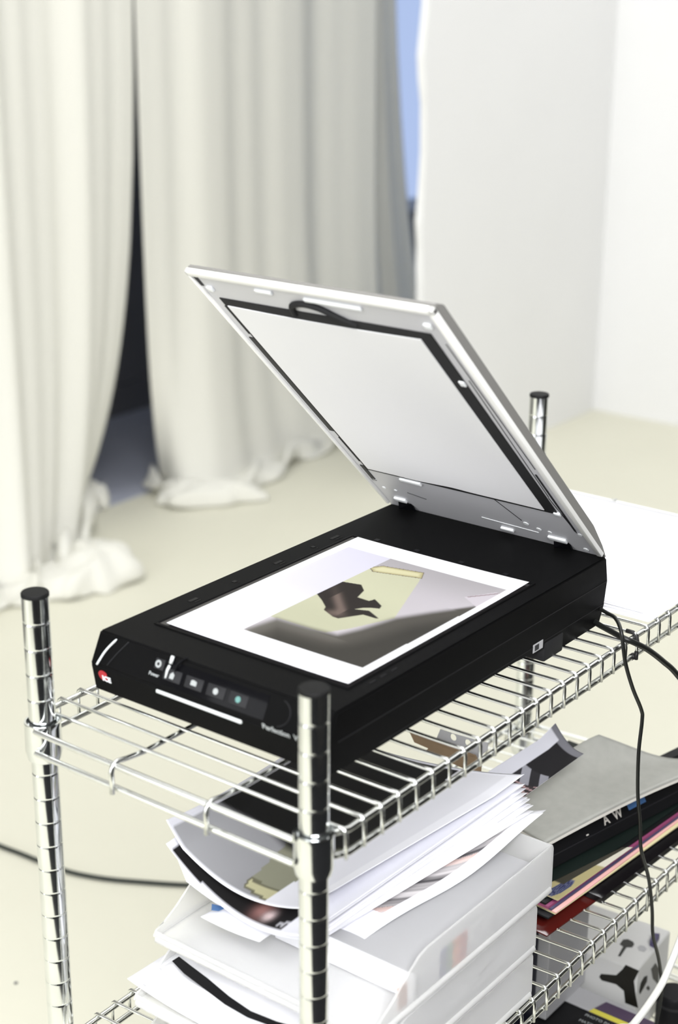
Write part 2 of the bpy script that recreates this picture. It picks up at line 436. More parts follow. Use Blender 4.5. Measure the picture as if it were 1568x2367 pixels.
def shelf(zf):
    """zf(x,y): height of the top rail's centre"""
    zz = zf(L / 2, W / 2)
    bm = bmesh.new()
    R = lambda pts, r: tube(bm, [(x, y, zf(x, y) + dz) for x, y, dz in pts], r, 10)
    for dz in (0, -22):
        for y in (-OFF, W + OFF):
            yi = 6 if y < 0 else W - 6
            R([(12, y * .75 + yi * .25, dz), (24, y, dz), (L / 2, y, dz), (L - 24, y, dz), (L - 12, y * .75 + yi * .25, dz)], 3.0)
        for x in (-OFF, L + OFF):
            R([(x, 8, dz), (x, W / 2, dz), (x, W - 8, dz)], 3.0)
    fr = mk('wire_shelf', bm, m_wire, unit, True, 60)
    # corner collars
    for (x, y) in ((0, 0), (0, W), (L, 0), (L, W)):
        b = bmesh.new(); z = zf(x, y)
        lathe(b, [(14.2, z - 36), (15.6, z - 35), (17.2, z - 27), (16.9, z - 2), (17.3, z + 1), (17.0, z + 3), (15.2, z + 3), (14.4, z - 2)], x, y, 36)
        mk('corner_collar', b, m_chrome, fr, True, 40)
    # cross wires: over the rails, bent down to the lower rail
    first = None
    for i in range(NW):
        x = WS + WP * i
        a, c = zf(x, -OFF) + 4.4, zf(x, W + OFF) + 4.4
        if first is None:
            b = bmesh.new(); r = 1.75
            pts = [(0, -OFF - 4.4, -26.5), (0, -OFF - 4.4, -6), (0, -OFF - 3.6, -1.8), (0, -OFF - 1, .4), (0, -OFF + 6, 0.3), (0, 25, 0), (0, W / 2, 0), (0, W - 25, 0), (0, W + OFF - 6, .3),
                   (0, W + OFF + 1, .4), (0, W + OFF + 3.6, -1.8), (0, W + OFF + 4.4, -6), (0, W + OFF + 4.4, -26.5)]
            sh = lambda y: (c - a) * (y + OFF) / (W + 2 * OFF) + a - zf(WS, W / 2) - 4.4
            tube(b, [(p[0], p[1], p[2] + sh(p[1])) for p in pts], r, 8)
            first = mk('cross_wire', b, m_wire, fr, True)
            o = first
        else:
            o = first.copy(); COL.objects.link(o)
        o.location = Vector((x, 0, zf(x, W / 2) + 4.4)) * S
    # two long support rods under the wires, bent over the end rails
    for y in (98, 210):
        b = bmesh.new(); q = lambda x, dz: (x, y, zf(max(0, min(L, x)), y) + dz)
        tube(b, [q(-OFF - 5, -26), q(-OFF - 5, -5), q(-OFF - 2.5, 2), q(-OFF + 3, 3.3), q(-OFF + 14, 1.2), q(20, -1.2), q(L / 2, -1.2), q(L - 20, -1.2), q(L + OFF - 14, 1.2), q(L + OFF - 3, 3.3),
                 q(L + OFF + 2.5, 2), q(L + OFF + 5, -5), q(L + OFF + 5, -26)], 2.4, 10)
        mk('support_rod', b, m_wire, fr, True)
    return fr
zS1 = lambda x, y: 860.0
zS2 = lambda x, y: 500.5 + .017 * x - .041 * y
zS3 = lambda x, y: 206.0
shelf(zS1); shelf(zS2); shelf(zS3)
ZT = 860 + 6.2        # top of the cross wires
tie = empty('cable_tie', (WS + WP * 20, -OFF, 860))
tag(tie, 'black tape wrapped on one wire of the top shelf, near the right frame edge', 'tape')
bm = bmesh.new(); x = WS + WP * 20
tube(bm, [(x, -OFF + 9, 865.2), (x, -OFF + 1, 865.2), (x, -OFF - 3, 862.5), (x, -OFF - 4.4, 856), (x, -OFF - 4.4, 854)], 2.35, 10); mk('tape_wrap', bm, m_tie, tie, True)
bm = bmesh.new(); tube(bm, [(x - 3, -OFF, 838), (x + 2, -OFF, 838)], 3.6, 12); tube(bm, [(x, -OFF - 4.4, 845), (x, -OFF - 4.4, 836)], 2.2, 10); mk('tape_wrap', bm, m_tie, tie, True)

# ------------------------------------------------------------------ scanner
sc = empty('flatbed_scanner', (290, 162, 862))
tag(sc, 'black flatbed scanner with its lid raised, a colour print lying on the glass', 'scanner')
Y0, Y1 = 22, 301
bm = bmesh.new()
prof = [(49, 883), (44, 912), (58, 940), (523, 940), (529, 912), (524, 884), (515, 865), (442, 865), (430, 878), (345, 883), (120, 883)]
prism(bm, [(x, Y0, z) for x, z in prof], (0, Y1 - Y0, 0))
bmesh.ops.bevel(bm, geom=[e for e in bm.edges], offset=1.8, segments=2, affect='EDGES', clamp_overlap=True)
# recess for the glass
body = mk('base_body', bm, m_body, sc, True, 30)
bm = bmesh.new(); box(bm, 88, 436, 52, 272, 866.5, 884, 3); mk('underside_tub', bm, m_side, body, True, 30)
for (x, y) in ((105, 66), (105, 258), (420, 66), (420, 258)):
    b = bmesh.new(); lathe(b, [(8, ZT + .3), (8.5, ZT + 1), (8.5, 868)], x, y, 20); mk('rubber_foot', b, m_cap, body, True, 40)
# side seam and front crease lines
bm = bmesh.new(); box(bm, 60, 526, Y0 - .35, Y0 + 2, 911.4, 912.2); mk('side_seam', bm, m_foam, body)
bm = bmesh.new(); box(bm, 120, 523, Y0 - .3, Y0 + 2, 886.4, 887.0); mk('side_seam', bm, m_foam, body)
# bezel lip around the glass + glass bed
bm = bmesh.new()
gx0, gx1, gy0, gy1 = 103, 406, 43.5, 269
prism(bm, [(gx0, gy0, 940.05), (gx1, gy0, 940.05), (gx1, gy1, 940.05), (gx0, gy1, 940.05)], (0, 0, .2))
mk('glass_bed', bm, m_glass, sc)
bm = bmesh.new()
for a in ((gx0 - 4, gx1 + 4, gy1 - .5, gy1 + 2.0), (gx0 - 4, gx0, gy0 - 1, gy1), (gx1, gx1 + 3.5, gy0 - 1, gy1), (gx0 - 4, gx1 + 4, gy0 - 2.5, gy0)): box(bm, a[0], a[1], a[2], a[3], 939.5, 941.1, .5)
mk('glass_surround', bm, m_body, sc, True, 30)
# scale marks and arrows moulded round the glass
bm = bmesh.new()
for x, w in ((385, 14), (352, 5), (290, 12), (225, 5), (160, 12)): box(bm, x, x + w, 280, 284, 939.9, 940.35); box(bm, x + 2, x + w - 1, 276, 277, 939.9, 940.35)
for y in (238, 186, 130, 76): box(bm, 411, 417, y, y + 6, 939.9, 940.5)
for x in (120, 136, 152): box(bm, x, x + 9, 33, 35, 939.9, 940.35)
mk('size_marks', bm, m_gloss, sc)
# control panel on the sloping front
sd = (Vector((58, 0, 940)) - Vector((44, 0, 912))).normalized(); nrm = Vector((-sd.z, 0, sd.x))
def fp(y, k, h=0.0):            # point on the slope: k mm up from the crease
    p = Vector((44, y, 912)) + sd * k + nrm * h; return p
def slab(bm, y0, y1, k0, k1, h0, h1, bev=.4):
    mt = frame(Vector((44, 0, 912)), (0, -1, 0), sd)
    box(bm, -y0, -y1, k0, k1, h0, h1, 0, mtx=None); 
    vs = bm.verts[-8:]; bmesh.ops.transform(bm, matrix=mt, verts=vs)
def fslab(name, y0, y1, k0, k1, h, m, parent, bev=.5):
    bm = bmesh.new(); box(bm, -max(y0, y1), -min(y0, y1), k0, k1, -1, h, bev); bm.transform(frame(Vector((44, 0, 912)), (0, -1, 0), sd)); return mk(name, bm, m, parent, True, 30)
panel = fslab('control_panel', 214, 92, 4.0, 26.5, .35, m_gloss, sc, .3)
for y in (201, 175, 149, 123):
    b = fslab('scan_button', y + 10.5, y - 10.5, 8.5, 19.5, 1.4, m_btn, panel, .8)
    bm = bmesh.new(); mt = frame(fp(y, 14, 1.4), (0, -1, 0), sd)
    if y == 201: q = [(-2.8, -3), (2, -3), (2.6, 1), (0, 3.4), (-2.6, 1)]
    elif y == 175: q = [(-3.4, -2), (3.4, -2), (3.4, 2), (-1, 3), (-3.4, 2)]
    else: q = [(3 * math.cos(a * math.pi / 4), 3 * math.sin(a * math.pi / 4)) for a in range(8)]
    prism(bm, [(x, yy, 0) for x, yy in q], (0, 0, .15)); bm.transform(mt)
    mk('button_icon', bm, m_teal if y == 123 else m_ink, b)
pw = fslab('power_button', 225, 213.5, 15, 25, .9, m_btn, sc, .8)
bm = bmesh.new()
for k in range(14):
    a0 = 2 * math.pi * k / 14; a1 = a0 + .45
    prism(bm, [(1.6 * math.cos(a0), 1.6 * math.sin(a0), 0), (3.6 * math.cos(a0), 3.6 * math.sin(a0), 0), (3.6 * math.cos(a1), 3.6 * math.sin(a1), 0), (1.6 * math.cos(a1), 1.6 * math.sin(a1), 0)], (0, 0, .15))
bm.transform(frame(fp(220.5, 20, .9), (0, -1, 0), sd)); mk('power_icon', bm, m_ink, pw)
text('power_label', 'Power', 4.6, frame(fp(229, 9.5, .1), (0, -1, 0), sd), m_ink, sc, .1, .1)
bm = bmesh.new()      # clear clip beside the power button
tube(bm, [fp(208, 10, .5), fp(208, 17, 1.4), fp(206.5, 22, 2)], 1.3, 10); tube(bm, [fp(206, 24, 2), fp(205, 31, 3.2)], 1.7, 10); mk('panel_clip', bm, m_bar, sc, True)
bm = bmesh.new(); tube(bm, spline([fp(199, 18, .5), fp(197, 25, 2.6), fp(193, 31, 2.2), fp(190, 33.5, .6)], 5), 1.0, 8); mk('panel_clip', bm, m_gloss, sc, True)
bm = bmesh.new(); tube(bm, [fp(92 + 14 * math.cos(a) - 12, 15 + 12 * math.sin(a), .3) for a in [(-1.3 + .26 * i) + math.pi for i in range(11)]], .5, 6); mk('panel_arc', bm, m_btn, sc, True)
bm = bmesh.new(); box(bm, 43.2, 47, 115, 216.5, 906.0, 909.4, .8); mk('silver_bar', bm, m_bar, sc, True, 30)
fd = Vector((-5, 0, 29)).normalized()
text('model_lettering', 'Perfection  V500', 7.4, frame((44.0 - .15, 91.5, 913.0 - 1.2), (0, -1, 0), fd), m_ink, sc, .12, .18)
bm = bmesh.new(); c = Vector((45.6, 283.5, 901)); mt = frame(c, (0, -1, 0), fd)
prism(bm, [(-2 + 6.2 * math.cos(a * .35 + .6), 1.2 + 5.4 * math.sin(a * .35 + .6), 0) for a in range(15)], (0, 0, .3)); bm.transform(mt); mk('round_emblem', bm, m_red, sc)
text('emblem_lettering', 'ICE', 7.6, frame(c + Vector((-.45, 3.2, -1.5)), (0, -1, 0), fd), m_logow, sc, .12, .35)
bm = bmesh.new(); tube(bm, spline([(43.4, 291.5, 912.5), (50, 286, 925.5), (56.2, 277, 937.5)], 6), [1.1] * 12 + [.6], 10); mk('corner_highlight', bm, m_bar, sc, True)  # pale strip modelled in place of a highlight on the glossy corner
bm = bmesh.new(); tube(bm, spline([(44.8, 279.5, 914.6), (50.6, 272, 926), (56.8, 262, 938.5)], 6), .5, 8); mk('corner_trim', bm, m_btn, sc, True)
# rear connectors
bm = bmesh.new(); box(bm, 400, 438, Y0 - .8, Y0 + 30, 863, 884, 2); mk('connector_block', bm, m_foam, sc, True, 30)
bm = bmesh.new(); box(bm, 378, 397, Y0 - .4, Y0 + 2, 880.5, 889.5, .3); mk('rating_label', bm, m_greycard, sc)
bm = bmesh.new(); box(bm, 381, 389, Y0 - .55, Y0, 882, 888); box(bm, 383, 387, Y0 - .6, Y0, 883.5, 886.5); mk('rating_mark', bm, m_btn, sc)
# lid, in its own frame: s up from the hinge, y across, n outwards
es = Vector((-330.3, 0, 317.0)).normalized(); en = Vector((317.0, 0, 330.3)).normalized(); O = Vector((517, 0, 940.4))
LM = Matrix.Identity(4)
for i in range(3): LM[i][0] = es[i]; LM[i][1] = (0, 1, 0)[i]; LM[i][2] = en[i]; LM[i][3] = O[i]
SL, LY0, LY1 = 457, 24, 304
def lidmk(name, bm, m, parent, smooth=True): bm.transform(LM); return mk(name, bm, m, parent, smooth, 30)
bm = bmesh.new()
prism(bm, [(-9, LY0 + .6, 3.2), (2, LY0 + .6, 5.2), (SL - 1, LY0 + .6, 5.2), (SL - 1, LY0 + .6, 9), (SL - 12, LY0 + .6, 15.5), (44, LY0 + .6, 15.5), (10, LY0 + .6, 9.5), (-7, LY0 + .6, 6.0)], (0, LY1 - LY0 - 1.2, 0))
bmesh.ops.bevel(bm, geom=bm.edges[:], offset=1.0, segments=2, affect='EDGES')
lid = lidmk('lid', bm, m_lidout, sc)
bm = bmesh.new()
for a in ((0, SL, LY0, LY0 + 7), (0, SL, LY1 - 4, LY1), (SL - 8, SL, LY0, LY1)): box(bm, a[0], a[1], a[2], a[3], 0, 5.6, 1.4)
lidmk('lid_rim', bm, m_rim, lid)
bm = bmesh.new(); box(bm, -7, SL - 6, LY0 + 5, LY1 - 3, 3.0, 5.4); lidmk('lid_inner_plate', bm, m_lidin, lid)
bm = bmesh.new(); box(bm, 82.5, 414, 47, 289, 2.0, 3.2, .3); lidmk('black_surround', bm, m_foam, lid)
# slightly waved lower/top edges of the mat
mat_pts = []
def mp(s, y): mat_pts.append((s, y, 0))
for i in range(25):
    t = i / 24; y = 61 + (285 - 61) * t
    mp(88 + 1.8 * math.exp(-((t - .5) / .08) ** 2) - 1.2 * math.exp(-((t - .72) / .07) ** 2) + .6 * math.sin(t * 5), y)
for i in range(25):
    t = i / 24; y = 285 + (62 - 285) * t; mp(403 - 2.6 * math.sin(math.pi * t), y)
bm = bmesh.new(); prism(bm, [(a_, b_, 1.1) for a_, b_, c_ in mat_pts], (0, 0, .8)); lidmk('document_mat', bm, m_matw, lid, False)
bm = bmesh.new(); tube(bm, spline([(408, 200, 2.2), (424, 194, 1.5), (431, 178, 1.2), (428, 160, 1.2), (418, 146, 1.4), (407, 130, 2.4)], 6), [3.2] * 31, 8); lidmk('grip_arch', bm, m_foam, lid)
bm = bmesh.new()
for (s0, s1, y0, y1) in ((438, 442.5, 208, 228), (436, 440.5, 108, 172), (330, 338, 47, 53), (426, 433, 286, 293), (424, 431, 39, 47), (74, 80, 219, 247), (14, 21, 268, 284), (11.5, 19, 62, 84), (6.5, 11, 130, 146), (82, 87, 43, 51)):
    box(bm, s0, s1, y0, y1, .4, 3.4, .8)
lidmk('locating_tabs', bm, m_tab, lid)['kind'] = 'stuff'
bm = bmesh.new()
for (s, y, r) in ((36, 104, 3.3), (29, 91, 3.0), (28, 78, 2.4), (41, 37, 2.6), (4.5, 43, 3.2), (58, 292, 2.4), (40, 288, 2.4), (40, 272, 2.0)):
    prism(bm, [(s + r * math.cos(k * .785), y + r * math.sin(k * .785), 2.3) for k in range(8)], (0, 0, 1))
prism(bm, [(24, 165, 2.6), (22.6, 165, 2.6), (18.4, 95, 2.6), (19.8, 95, 2.6)], (0, 0, .8))
lidmk('moulded_marks', bm, m_tab, lid, False)['kind'] = 'stuff'
bm = bmesh.new()
for a, b in (((90, 128), (42, 107)), ((42, 255), (36, 232)), ((340, 41), (120, 44)), ((118, 45), (44, 40)), ((400, 38), (180, 36))):
    tube(bm, [(a[0], a[1], 2.9), (b[0], b[1], 2.9)], .45, 6)
for (s0, s1, y0, y1) in ((165, 345, 288.6, 295.6), (352, 400, 290, 291.5), (100, 152, 290, 291.2), (56, 90, 290, 295.5), (432, 448, 296, 300), (48, 168, 39, 41)): box(bm, s0, s1, y0, y1, 2.3, 3.3)
lidmk('dark_grooves', bm, m_btn, lid, False)['kind'] = 'stuff'
for y in (275, 72):
    bm = bmesh.new(); prism(bm, [(11, y - 10, 2.9), (11, y + 8, 2.9), (3, y + 8, -3), (-10, y + 6, -1), (-10, y - 8, -1), (3, y - 13, -1)], (0, 0, 2)); lidmk('hinge_slot', bm, m_gloss, lid, False)

# ------------------------------------------------------------------ print on the glass
PX0, PX1, PY0, PY1 = 105.0, 404.5, 45.5, 260.0
LEG = [(252.3, 198), (291.1, 196), (296.6, 174.7), (285.8, 163.3), (267.9, 157.9), (267.4, 143.4), (274.4, 141.6), (264.7, 126.4), (257.9, 123.8), (254.5, 131.6), (249.8, 137.5), (242, 142.2), (247.6, 128.8), (238.1, 110.3), (236.3, 112.6), (236.4, 127.5), (214.2, 140.5), (214.6, 147.7), (222.4, 164.3), (229.2, 167.4), (240.4, 180.9)]
CREAM = [(178.7, 195), (346.1, 195), (362, 144.3), (338, 134), (308.1, 122.5), (247.8, 99.1), (200.4, 118), (180, 130)]
ROLL = [(340, 196), (351.8, 188.6), (362.1, 144.3), (348.0, 137.2), (332.7, 187.2)]
SH = [(100, 186), (142.8, 193.6), (178.5, 186.5), (180.4, 146.1), (183.5, 118.0), (205.5, 109.5), (247.8, 99.1), (282.5, 79.2), (324.4, 52.2), (340, 40), (340, 0), (100, 0)]
LITP = [(333, 76), (362, 58), (362, 49), (316, 48)]
def paint_photo(u, v):
    x = PX0 + (PX1 - PX0) * u; y = PY0 + (PY1 - PY0) * v
    white = srgb(238, 238, 241)
    if not (138 < x < 374 and 52.5 + (374 - x) * .012 < y < 252 + (x - 140) * -.01):
        return white
    if y > 194.5: 
        return mixc(white, srgb(204, 202, 215), smooth01((x - 100) / 170))
    c = mixc(srgb(182, 177, 182), srgb(166, 162, 165), smooth01((x - 300) / 70))
    if polydist(x, y, CREAM) > 0: c = mixc(srgb(172, 172, 148), srgb(188, 188, 162), smooth01((x - 180) / 120))
    dr = polydist(x, y, ROLL)
    if dr > -.7: c = srgb(120, 112, 96) if dr < .6 else mixc(srgb(168, 160, 120), srgb(204, 199, 162), smooth01(dr / 6))
    ds = polydist(x, y, SH)
    blur = 7 if x < 300 else 4
    k = smooth01((ds + blur) / (2 * blur))
    dk = mixc(srgb(76, 73, 68), srgb(54, 52, 48), smooth01((ds - 8) / 30))
    if x < 176 and ds < 24: dk = mixc(srgb(96, 93, 88), dk, smooth01(ds / 24))
    c = mixc(c, dk, k)
    if polydist(x, y, LITP) > 0: c = srgb(190, 184, 190)
    # thin dark wire line
    dl = abs((y - 73.5) - (x - 335) * -.75)
    if 335 < x < 362 and dl < .8: c = srgb(110, 84, 84)
    dg = polydist(x, y, LEG)
    if dg > -.5:
        leg = srgb(38, 33, 31)
        hl = math.exp(-((x - 232 - (y - 150) * 1.0) / 7) ** 2) * (1 if 146 < y < 178 else .15)
        hl += .8 * math.exp(-((x - 222) / 8) ** 2 - ((y - 152) / 9) ** 2)
        c = mixc(c, mixc(leg, srgb(104, 90, 84), min(1, hl)), smooth01((dg + .5) / 1.0))
    return c
def f_photo(u, v):
    x = PX0 + (PX1 - PX0) * u; y = PY0 + (PY1 - PY0) * v
    e = 1.4 * (u ** 6) * ((1 - v) ** 4) + .9 * (1 - v) ** 8 * (1 - u) ** 2 + .5 * (v ** 10)
    return (x, y, 941.75 + e)
pr_ = grid('photo_print', f_photo, 300, 214, .25, m_print, None, paint_photo)
tag(pr_, 'wide-margined photo print on the scanner glass, showing crouching legs on cream backdrop paper', 'print')

# ------------------------------------------------------------------ white sheets on the top shelf
rg = random.Random(12)
for i in range(9):
    dx, dy, a = -8 + 1.4 * i + rg.uniform(-2.5, 2.5), -9 + 1.5 * i + rg.uniform(-2.5, 2.5), rg.uniform(-.012, .012)
    if i == 8: dx, dy, a = 4.5, 4.5, 0
    zb = ZT + .25 + i * .95
    bmf = lambda u, v, dx=dx, dy=dy, a=a, zb=zb, i=i: (560 + dx + 300 * u - a * 280 * v, -9 + dy + 292 * v + a * 300 * u, zb + .2 + (.35 * math.sin(u * 5 + i) * math.sin(v * 4 + i * 2) * .5 if i else 0))
    o = grid('paper_sheet', bmf, 10, 10, .2, m_paper)
    tag(o, 'top sheet of the white paper stack on the top shelf behind the scanner' if i == 8 else '%s sheet from the bottom of the white stack behind the scanner' % ['lowest', 'second', 'third', 'fourth', 'fifth', 'sixth', 'seventh', 'eighth', ''][i], 'paper', 'white sheets on the top shelf')

# ------------------------------------------------------------------ trays on the middle shelf
def tray(x0, x1, y0, y1, zb, h, label):
    t = empty('letter_tray', ((x0 + x1) / 2, (y0 + y1) / 2, zb)); tag(t, label, 'tray', 'frosted letter trays')
    th = 2.2
    prof = [(x0 + 12, zb), (x1 - 2, zb), (x1, zb + 6), (x1 - .6, zb + h - 4), (x1 - 2.5, zb + h), (x0 + 92, zb + h), (x0 + 78, zb + h - 3), (x0 + 60, zb + h - 14), (x0 + 34, zb + 24), (x0 + 16, zb + 14), (x0 + 4, zb + 12), (x0, zb + 6)]
    for ys in (y0, y1 - th):
        bm = bmesh.new(); prism(bm, [(x, ys, z) for x, z in prof], (0, th, 0))
        bmesh.ops.bevel(bm, geom=bm.edges[:], offset=.7, segments=2, affect='EDGES')
        mk('side_wall', bm, m_tray, t, True, 40)
    bm = bmesh.new(); box(bm, x1 - th - 1.5, x1 - .9, y0 + th + .1, y1 - th - .1, zb + 3, zb + h - 1, .8); mk('back_wall', bm, m_tray, t, True, 40)
    bm = bmesh.new(); box(bm, x0 + 4, x1 - 4, y0 + th + .1, y1 - th - .1, zb + 2.5, zb + 4.8, .6); mk('tray_floor', bm, m_tray, t, True, 40)
    bm = bmesh.new(); box(bm, x0 + 1, x0 + 4, y0 + th + .1, y1 - th - .1, zb + 1, zb + 12, 1); mk('front_lip', bm, m_tray, t, True, 40)
    bm = bmesh.new(); z = zb + 5
    q = [(x0 + 8, y0 - .2), (x0, y0 + 6), (x0, y1 - 6), (x0 + 8, y1 + .2), (x1 - 6, y1 + .2), (x1 + .6, y1 - 6), (x1 + .6, y0 + 6), (x1 - 6, y0 - .2), (x0 + 8, y0 - .2)]
    tube(bm, [(x, y, z) for x, y in q], 3.2, 10)
    mk('foot_rim', bm, m_tray, t, True)
    return t
tray(25, 344, -17, 245, 514.5, 53, 'lowest frosted letter tray of the stack, resting on the wire shelf')
tray(26, 347, -17, 245, 569, 54, 'middle frosted letter tray holding the sheets with the black strip')
tray(56, 374, -17, 245, 625, 56, 'top frosted letter tray under the curled pile of prints')

# packet with coloured stripes inside the top tray
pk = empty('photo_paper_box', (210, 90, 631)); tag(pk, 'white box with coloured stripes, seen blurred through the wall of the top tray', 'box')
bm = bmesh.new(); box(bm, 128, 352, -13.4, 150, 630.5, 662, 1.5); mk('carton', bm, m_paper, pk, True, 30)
bm = bmesh.new(); box(bm, 126, 353, -13, 151, 662.3, 663.1); mk('shade_grey_top', bm, m_greycard, pk)  # grey top stands in for shade under the print pile
xs = [at(px, py, Y=-12)[0] for px, py in ((1014, 2180), (1030, 2170), (1043, 2165), (1058, 2160), (1076, 2150))]
for i, c in enumerate((srgb(20, 40, 130), srgb(30, 110, 30), srgb(220, 110, 10), srgb(180, 20, 15))):
    bm = bmesh.new(); box(bm, xs[i], xs[i + 1], -14.0, -13.2, 631.5, 661.5); mk('colour_stripe', bm, mat('stripe_ink_%s' % 'abcd'[i], c, .5), pk)
bm = bmesh.new()
for px in (960, 1140):
    a = at(px, 2240 if px < 1000 else 2115, Y=-12)[0]
    for k in range(5): box(bm, a, a + 2.5, -14.0, -13.2, 633.5 + k * 4.1, 636 + k * 4.1)
mk('small_print', bm, m_btn, pk)['kind'] = 'stuff'
bm = bmesh.new(); a = at(955, 2230, Y=-12)[0]; box(bm, a - 26, a - 12, -14.0, -13.2, 634, 658); mk('colour_stripe', bm, mat('stripe_ink_e', srgb(216, 176, 160), .5), pk)
# papers inside the lower trays
for k, (zb, lab) in enumerate(((575.0, 'block of white paper inside the middle letter tray'), (520.5, 'block of white paper inside the lowest letter tray'))):
    p = empty('paper_block', (210, 110, zb)); tag(p, lab, 'paper')
    bm = bmesh.new(); box(bm, 50 + 8 * k, 335, -8, 205, zb, zb + 30 - 6 * k, 1); mk('sheets', bm, m_paper, p)
    bm = bmesh.new(); box(bm, 250 - 30 * k, 262 - 30 * k, -8.6, -7.8, zb + 12, zb + 15); box(bm, 264 - 30 * k, 268 - 30 * k, -8.6, -7.8, zb + 13, zb + 17); mk('small_print', bm, m_btn, p)

# ------------------------------------------------------------------ sheets: bent quads
def sheet(name, FL, BL, FR, BR, sagf, sagb, label, paint=None, group=None, cat='print', thick=.3, m=None, nu=24, nv=24, wob=0.0, seed=0, bow=0.0, curl=None, parent=None):
    """u: front to back, v: left to right"""
    a, b, c, d = Vector(FL), Vector(BL), Vector(FR), Vector(BR)
    def fn(u, v):
        p = (a * (1 - u) + b * u) * (1 - v) + (c * (1 - u) + d * u) * v
        s = (sagf * (1 - u) + sagb * u) * math.sin(math.pi * v) ** .9
        z = p.z - s + wob * math.sin(u * 5.3 + seed) * math.sin(v * 4.1 + seed * 2)
        p = Vector((p.x, p.y, z)) - (a - b).normalized() * (-bow) * math.sin(math.pi * v) * (1 - u)
        if curl: p.z += curl(u, v)
        return p
    o = grid(name, fn, nu, nv, thick, m or (m_print if paint else m_paper), parent, paint, flip=True)
    if label: tag(o, label, cat, group)
    return o
def paint_top(u, v):
    wh = srgb(238, 238, 246)
    if v < .035 or u < .012 or u > .985: return wh
    if v > .93: return srgb(240, 240, 246)
    if v > .70 + .03 * math.sin(u * 3): return mixc(srgb(232, 232, 240), srgb(226, 226, 232), u)
    g = mixc(srgb(172, 172, 176), srgb(150, 150, 154), smooth01(v * 1.6))
    yb = polydist(u, v, [(.045, .53), (.09, .50), (.42, .42), (.42, .72), (.03, .72)])
    if yb > 0: g = srgb(140, 140, 122)
    yr = polydist(u, v, [(.045, .52), (.085, .50), (.075, .72), (.02, .72)])
    if yr > -.008: g = srgb(190, 186, 150) if yr > .004 else srgb(108, 106, 88)
    # deep shadow area of the picture
    d = u - (.27 + .05 * math.sin(v * 6) + .16 * smooth01((v - .45) * 3))
    g = mixc(g, srgb(24, 24, 24), smooth01(d / .05 + .5))
    return g
top = sheet('print_sheet', at(385, 1920, 724), at(742, 1692, 722), at(702, 2099, 712), at(1212, 1800, 722), 25, 7,
            'uppermost curled print, grey and black picture with a cream paper roll', paint_top, 'curled prints on the top tray', nu=100, nv=80,
            curl=lambda u, v: 6 * max(0, u - .85) * 6 * v ** 6 + 2.5 * max(0, (.12 - v)) * 40 * (1 - u) ** 4)
def paint_dark(u, v):
    wh = srgb(240, 240, 248)
    if u < .006 + .02 * v or v < .03 or v > .80: return wh
    c = srgb(34, 33, 34)
    d1 = ((u - .085) / .06) ** 2 + ((v - .60) / .05) ** 2; d2 = ((u - .06) / .03) ** 2 + ((v - .66) / .035) ** 2
    c = mixc(c, srgb(164, 120, 116), math.exp(-d1 * 1.2)); c = mixc(c, srgb(216, 196, 196), min(1, 1.2 * math.exp(-d2 * 1.5)))
    if .75 < v < .9 and abs(u - .035 - (v - .75) * .4) < .006 + .01 * abs(math.sin(v * 90)): c = srgb(190, 190, 196)
    return c
sheet('print_sheet', at(384, 1950, 716), at(742, 1702, 716), at(706, 2162, 703), at(1214, 1812, 716), 29, 10,
      'second curled print of the pile, black with a pale pink detail in front', paint_dark, 'curled prints on the top tray', nu=90, nv=70)
ORD = 'first second third fourth fifth sixth seventh eighth ninth tenth eleventh twelfth thirteenth fourteenth'.split()
lab = 'white curled sheet in the middle of the print pile, only its edges showing'
rg = random.Random(4)
def paint_edge(u, v):
    if .03 < u < .97 and .05 < v < .94: return srgb(70, 68, 72)
    return srgb(242, 242, 250)
for i in range(12):
    k = i / 11
    fl = at(410 + 20 * k, 1986 + 50 * k, 701 - 16 * k); fr = at(712 + rg.uniform(-4, 14) + 30 * k, 2168 + 6 * k + rg.uniform(-4, 4), 693 - 24 * k)
    br = at(1213 + 26 * k * k + rg.uniform(-8, 6), 1818 + 58 * k + rg.uniform(-2, 2), 711 - 12 * k)
    bl = at(746 + 10 * k, 1726 + 34 * k, 702 - 14 * k)
    sheet('print_sheet', fl, bl, fr, br, 25 - 10 * k, 8, '%s white curled sheet from the top of the print pile, edges showing' % ORD[i + 2], paint_edge if i % 4 == 1 else None, 'curled prints on the top tray', nu=14, nv=16,
          curl=(lambda u, v, a=rg.uniform(0, 5): a * max(0, u - .7) * 3 * v ** 5))
def paint_streak(u, v):
    if v > .86 or u < .34 - .16 * v or u > .93: return srgb(246, 246, 252)
    t = (u * 1.1 - v * .8) * 24 + 1.2 * math.sin(v * 7 + u * 3)
    g = .5 + .28 * math.sin(t) + .2 * math.sin(t * 2.3 + 1) + .1 * math.sin(t * 5.1)
    c = mixc(srgb(84, 82, 84), srgb(226, 222, 222), max(0, min(1, g)))
    if math.sin(t * .5) > .93: c = mixc(c, srgb(232, 200, 190), .6)
    return c
sheet('print_sheet', at(560, 2105, 668), at(980, 1880, 690), at(828, 2181, 662), at(1256, 1886, 692), 3, 0,
      'white-bordered print with grey streaks, sticking out to the right under the pile', paint_streak, 'curled prints on the top tray', nu=190, nv=110,
      curl=lambda u, v: -7 * math.sin(math.pi * u) * v + 3.5 * math.sin(u * 8) * v * v)
sheet('paper_sheet', at(545, 2108, 664), at(985, 1890, 684), at(800, 2186, 658), at(1263, 1872, 688), 3, 0,
      'plain white sheet directly below the streaked print', None, 'curled prints on the top tray', cat='paper', nu=20, nv=12, curl=lambda u, v: -7 * math.sin(math.pi * u) * v)
